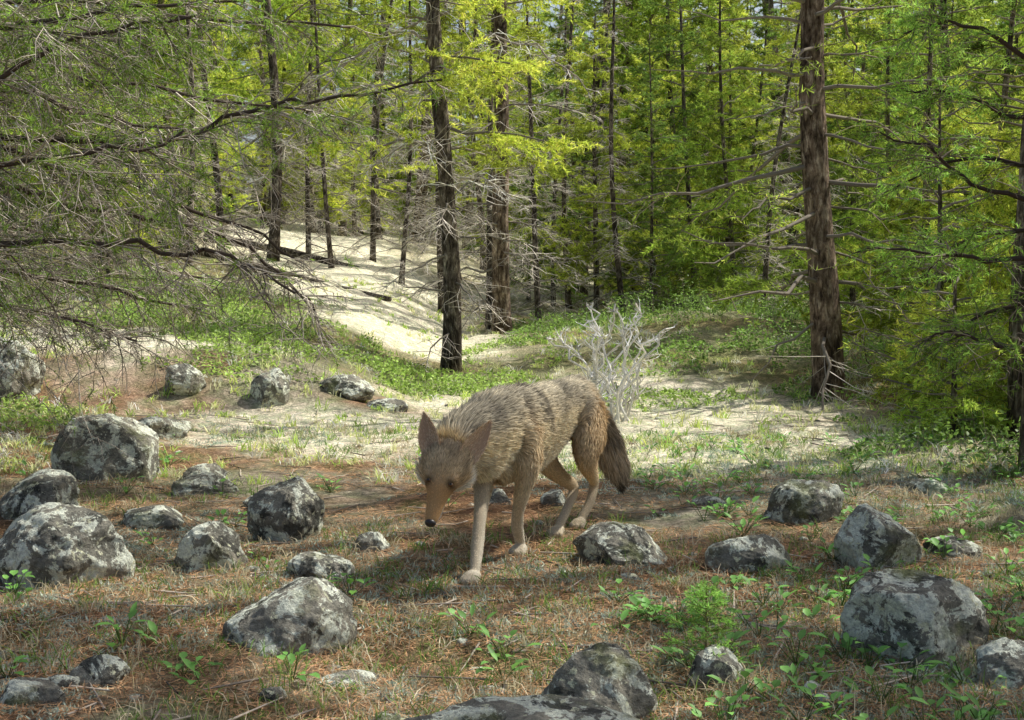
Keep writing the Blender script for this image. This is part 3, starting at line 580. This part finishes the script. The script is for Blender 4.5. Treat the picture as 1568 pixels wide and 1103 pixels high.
def seg_near(P, pts):
    best = np.full(len(P), 9e9); tn = np.zeros((len(P), 3)); tt = np.zeros(len(P)); n = len(pts)
    for i in range(n-1):
        a, b = pts[i, :3], pts[i+1, :3]; ab = b-a; t = np.clip(((P-a)@ab)/(ab@ab), 0, 1); q = a+t[:, None]*ab
        r = (pts[i, 3]+pts[i, 4])*.5; d = np.linalg.norm(P-q, axis=1)-r; k = d < best
        best[k] = d[k]; tn[k] = nrm(ab); tt[k] = (i+t[k])/(n-1)
    return best, tn, tt
def fur_info(P, Nn):
    names = [c[0] for c in CH]; D = []; T = []; U = []
    for nme, pts in CH:
        d, t, u = seg_near(P, pts); D.append(d); T.append(t); U.append(u)
    D = np.array(D); Wt = np.exp(-(D-D.min(0))/.012); Wt /= Wt.sum(0); U = np.array(U)
    tn = nrm((Wt[..., None]*np.array(T)).sum(0))
    L = np.zeros(len(P)); C = np.zeros((len(P), 3)); nz = fbm(P*9, 3); nf = fbm(P*40, 2)
    def lerp(a, b, t): return np.array(a)*(1-t[:, None])+np.array(b)*t[:, None]
    s = -(P-W0)@fw
    for i, nme in enumerate(names):
        m = Wt[i] > .03
        if not m.any(): continue
        p = P[m]; n = Nn[m]; uu = U[i][m]
        if nme in ('trunk', 'neck'):
            l = (.036 if nme == 'trunk' else .048)*(.7+.45*sm(n[:, 2]+.3))
            c = lerp((.80, .66, .42), (.70, .62, .45), sm(n[:, 2]*1.2))
            saddle = sm((n[:, 2]-.0)/.5)*(.34+.8*nz[m]); saddle = np.clip(saddle, 0, 1); c = c*(1-saddle[:, None])+np.array([.18, .155, .12])*saddle[:, None]
            band = sm((np.sin((s[m]+.35*p[:, 2]+.03*nz[m])*52)-.2)/.8)*np.exp(-((s[m]-.03)/.15)**2)*sm((n[:, 2]+.3)/.6)*.9
            c = c*(1-band[:, None])+np.array([.09, .075, .06])*band[:, None]
            bel = sm((-n[:, 2]-.1)/.5); c = c*(1-bel[:, None]*.6)+np.array([.90, .81, .64])*bel[:, None]*.6
        elif nme == 'tail':
            l = np.full(len(p), .058); c = lerp((.72, .57, .37), (.50, .40, .28), uu); c *= (1-.5*sm(nz[m]*2))[:, None]; tip = sm((uu-.75)/.15); c = c*(1-tip[:, None])+np.array([.09, .075, .055])*tip[:, None]
        elif nme == 'head':
            q = p-NO; t = q@hb; a = np.abs(q@hr); up = q@hu
            l = .0055+.011*sm((t-.08)/.1)+.022*sm((a-.045)/.02)*sm((t-.12)/.04)
            c = lerp((.68, .42, .20), (.72, .57, .36), sm((t-.09)/.07))
            wl = sm((-up+.006)/.012)*sm((.22-t)/.05); c = c*(1-wl[:, None])+np.array([.94, .90, .80])*wl[:, None]
            mth = np.exp(-((up+.010)/.003)**2)*sm((.085-t)/.01); c = c*(1-mth[:, None]*.85)
            ey = np.exp(-((t-.117)/.013)**2-((a-.033)/.014)**2)*sm(up/.01); c = c*(1-.9*ey[:, None])
            fh = sm((t-.13)/.03)*sm((.4+nf[m])/.6)*.45*sm(up/.02); c = c*(1-fh[:, None])+np.array([.26, .19, .12])*fh[:, None]
        else:
            f = nme[4]
            l = .024*(1-sm(uu/.5))+.007; c = lerp((.76, .58, .35), (.84, .76, .60), sm(uu/.7))
            if f == 'h': c = lerp((.72, .54, .32), (.80, .70, .52), sm((uu-.3)/.5))
            fr = sm((n@fw)/.6)*sm((uu-.3)/.2)*.35; c = c*(1-fr[:, None])+np.array([.64, .44, .24])*fr[:, None]
        w = Wt[i][m]; C[m] += c*w[:, None]; L[m] += l*w
    return L, C, tn
def tri_sample(V, F, n):
    a, b, c = V[F[:, 0]], V[F[:, 1]], V[F[:, 2]]; cr_ = np.cross(b-a, c-a); ar = np.linalg.norm(cr_, axis=1)
    i = R.choice(len(F), n, p=ar/ar.sum()); r1 = np.sqrt(R.random(n))[:, None]; r2 = R.random(n)[:, None]
    return a[i]*(1-r1)+b[i]*r1*(1-r2)+c[i]*r1*r2, nrm(cr_[i])
fn = np.cross(BV[BF[:, 1]]-BV[BF[:, 0]], BV[BF[:, 2]]-BV[BF[:, 0]]); VN = np.zeros_like(BV)
for j in range(3): np.add.at(VN, BF[:, j], fn)
VN = nrm(VN)
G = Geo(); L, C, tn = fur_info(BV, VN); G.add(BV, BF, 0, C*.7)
GH = Geo()
for (Pf, Ff, Pb, Fb, d, fwd) in (earL, earR):
    GH.add(Pf, Ff, 0, (.52, .35, .22)); GH.add(Pb, Fb, 0, (.64, .39, .18))
def strands(P, Nn, L, C, tn, wd, lift=.5, cls=.45):
    n = len(P); t = nrm(tn-Nn*(tn*Nn).sum(1, keepdims=True)+1e-6)
    cl = np.stack([fbm(P*38+7*j, 2) for j in range(3)], 1)
    d = nrm(t+Nn*lift+cl*cls+R.normal(0, .14, (n, 3))-Z*.10)
    d2 = nrm(d*.9+t*.5-Nn*.15-Z*.12); L = (L*R.uniform(.6, 1.3, n))[:, None]
    s = nrm(np.cross(Nn, d)+R.normal(0, .3, (n, 3))); w = wd*(.5+L/.05)
    A = P-Nn*.001; M = A+d*L*.5; T = M+d2*L*.5
    V = np.stack([A-s*w*.5, A+s*w*.5, M+s*w*.4, M-s*w*.4, T], 1).reshape(-1, 3); i = np.arange(n)*5
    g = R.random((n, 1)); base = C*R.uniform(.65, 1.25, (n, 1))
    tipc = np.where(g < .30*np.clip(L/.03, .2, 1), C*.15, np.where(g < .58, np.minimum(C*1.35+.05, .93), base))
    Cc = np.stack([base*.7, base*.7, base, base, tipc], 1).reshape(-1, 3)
    GH.add(V, np.stack([i, i+1, i+2, i+3], 1), 0, Cc); GH.F.append(np.stack([i+3, i+2, i+4], 1)+GH.n-len(V)); GH.M.append(np.zeros(n, int))
P, _ = tri_sample(BV, BF, 170000)
from mathutils.kdtree import KDTree
kd = KDTree(len(BV))
for i, v in enumerate(BV): kd.insert(v, i)
kd.balance(); ii = np.array([kd.find(p)[1] for p in P]); Nn = VN[ii]; L, C, tn = fur_info(P, Nn)
q = P-NO; t_ = q@hb; a_ = q@hr; u_ = q@hu
ok = ~((np.abs(t_-.117) < .006) & (np.abs(np.abs(a_)-.033) < .009) & (u_ > .01)) & ~((t_ < .012) & (np.abs(a_) < .03))
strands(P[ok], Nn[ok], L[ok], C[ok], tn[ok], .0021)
for (Pf, Ff, Pb, Fb, d, fwd) in (earL, earR):
    for Pm, Fm, cc, ll, sg in ((Pf, Ff, (.80, .60, .40), .012, 1), (Pb, Fb, (.64, .39, .18), .010, 1)):
        p, nn = tri_sample(Pm, Fm, 2200); nn = fwd*(1 if Pm is Pf else -1)+0*nn; strands(p, nn, np.full(len(p), ll), np.tile(cc, (len(p), 1)), np.tile(d, (len(p), 1)), .002, .2, .2)
coy = bpy.data.objects.new('coyote', None); scene.collection.objects.link(coy)
b = G.obj('body', [FUR], True); b.parent = coy
f = GH.obj('fur', [FUR]); f.parent = coy
def simple(nm, col, rough, spec=.5):
    m, nt, N, Lk = mat(nm); o = N('ShaderNodeOutputMaterial'); bs = N('ShaderNodeBsdfPrincipled'); bs.inputs['Base Color'].default_value = (*col, 1)
    bs.inputs['Roughness'].default_value = rough; n_ = tex(N, Lk, N('ShaderNodeTexCoord').outputs['Object'], 300); bump(N, Lk, n_.outputs[0], bs, .001, .3); Lk(bs.outputs[0], o.inputs[0]); return m
EYE = simple('eye_amber', (.09, .04, .012), .3); PUP = simple('pupil', (.01, .008, .006), .2); NOSE = simple('nose_leather', (.02, .017, .016), .4)
def part(nm, c, r, ax, m):
    g = Geo(); V = ICO5[0]*np.array(r); V = V[:, :1]*ax[0]+V[:, 1:2]*ax[1]+V[:, 2:]*ax[2]; g.add(V+c, ICO5[1]); o = g.obj(nm, [m], True); o.parent = coy
for k, sg in enumerate((1, -1)):
    part('eye_%d' % (k+1), hp(.117, sg*.033, .0345), (.0062, .0088, .007), (nrm(hb+hr*sg*.25), nrm(hr*sg-hb*.25), hu), EYE)
    part('pupil_%d' % (k+1), hp(.117, sg*.0335, .0372), (.005, .005, .005), (hb, hr, hu), PUP)
part('nose', hp(.002, 0, .003), (.012, .0165, .0145), (hb, hr, hu), NOSE)

# ------------------------------------------------------------------ camera, light, world
cam = bpy.data.cameras.new('camera'); co = bpy.data.objects.new('camera', cam); scene.collection.objects.link(co)
cam.sensor_width = 36; cam.lens = 36*2042/1568; cam.clip_end = 600; cam.clip_start = .05
co.location = (0, 0, .91); co.rotation_euler = (math.radians(90-3.4), 0, 0); scene.camera = co
ts = Vector((AZ[0]*math.cos(EL), AZ[1]*math.cos(EL), math.sin(EL)))
sl = bpy.data.lights.new('sun', 'SUN'); sl.energy = 5; sl.angle = math.radians(.5); sl.color = (1, .97, .90)
so = bpy.data.objects.new('sun', sl); scene.collection.objects.link(so); so.rotation_euler = ts.to_track_quat('Z', 'Y').to_euler()
w = bpy.data.worlds.new('World'); scene.world = w; w.use_nodes = True; nt = w.node_tree
sk = nt.nodes.new('ShaderNodeTexSky'); sk.sky_type = 'NISHITA'; sk.sun_disc = False; sk.sun_elevation = EL; sk.sun_rotation = math.atan2(AZ[0], AZ[1])
sk.dust_density = 4; sk.air_density = 1.; sk.ozone_density = .6
bg = nt.nodes['Background']; bg.inputs[1].default_value = .15; nt.links.new(sk.outputs[0], bg.inputs[0])
scene.view_settings.view_transform = 'Standard'; scene.view_settings.look = 'None'
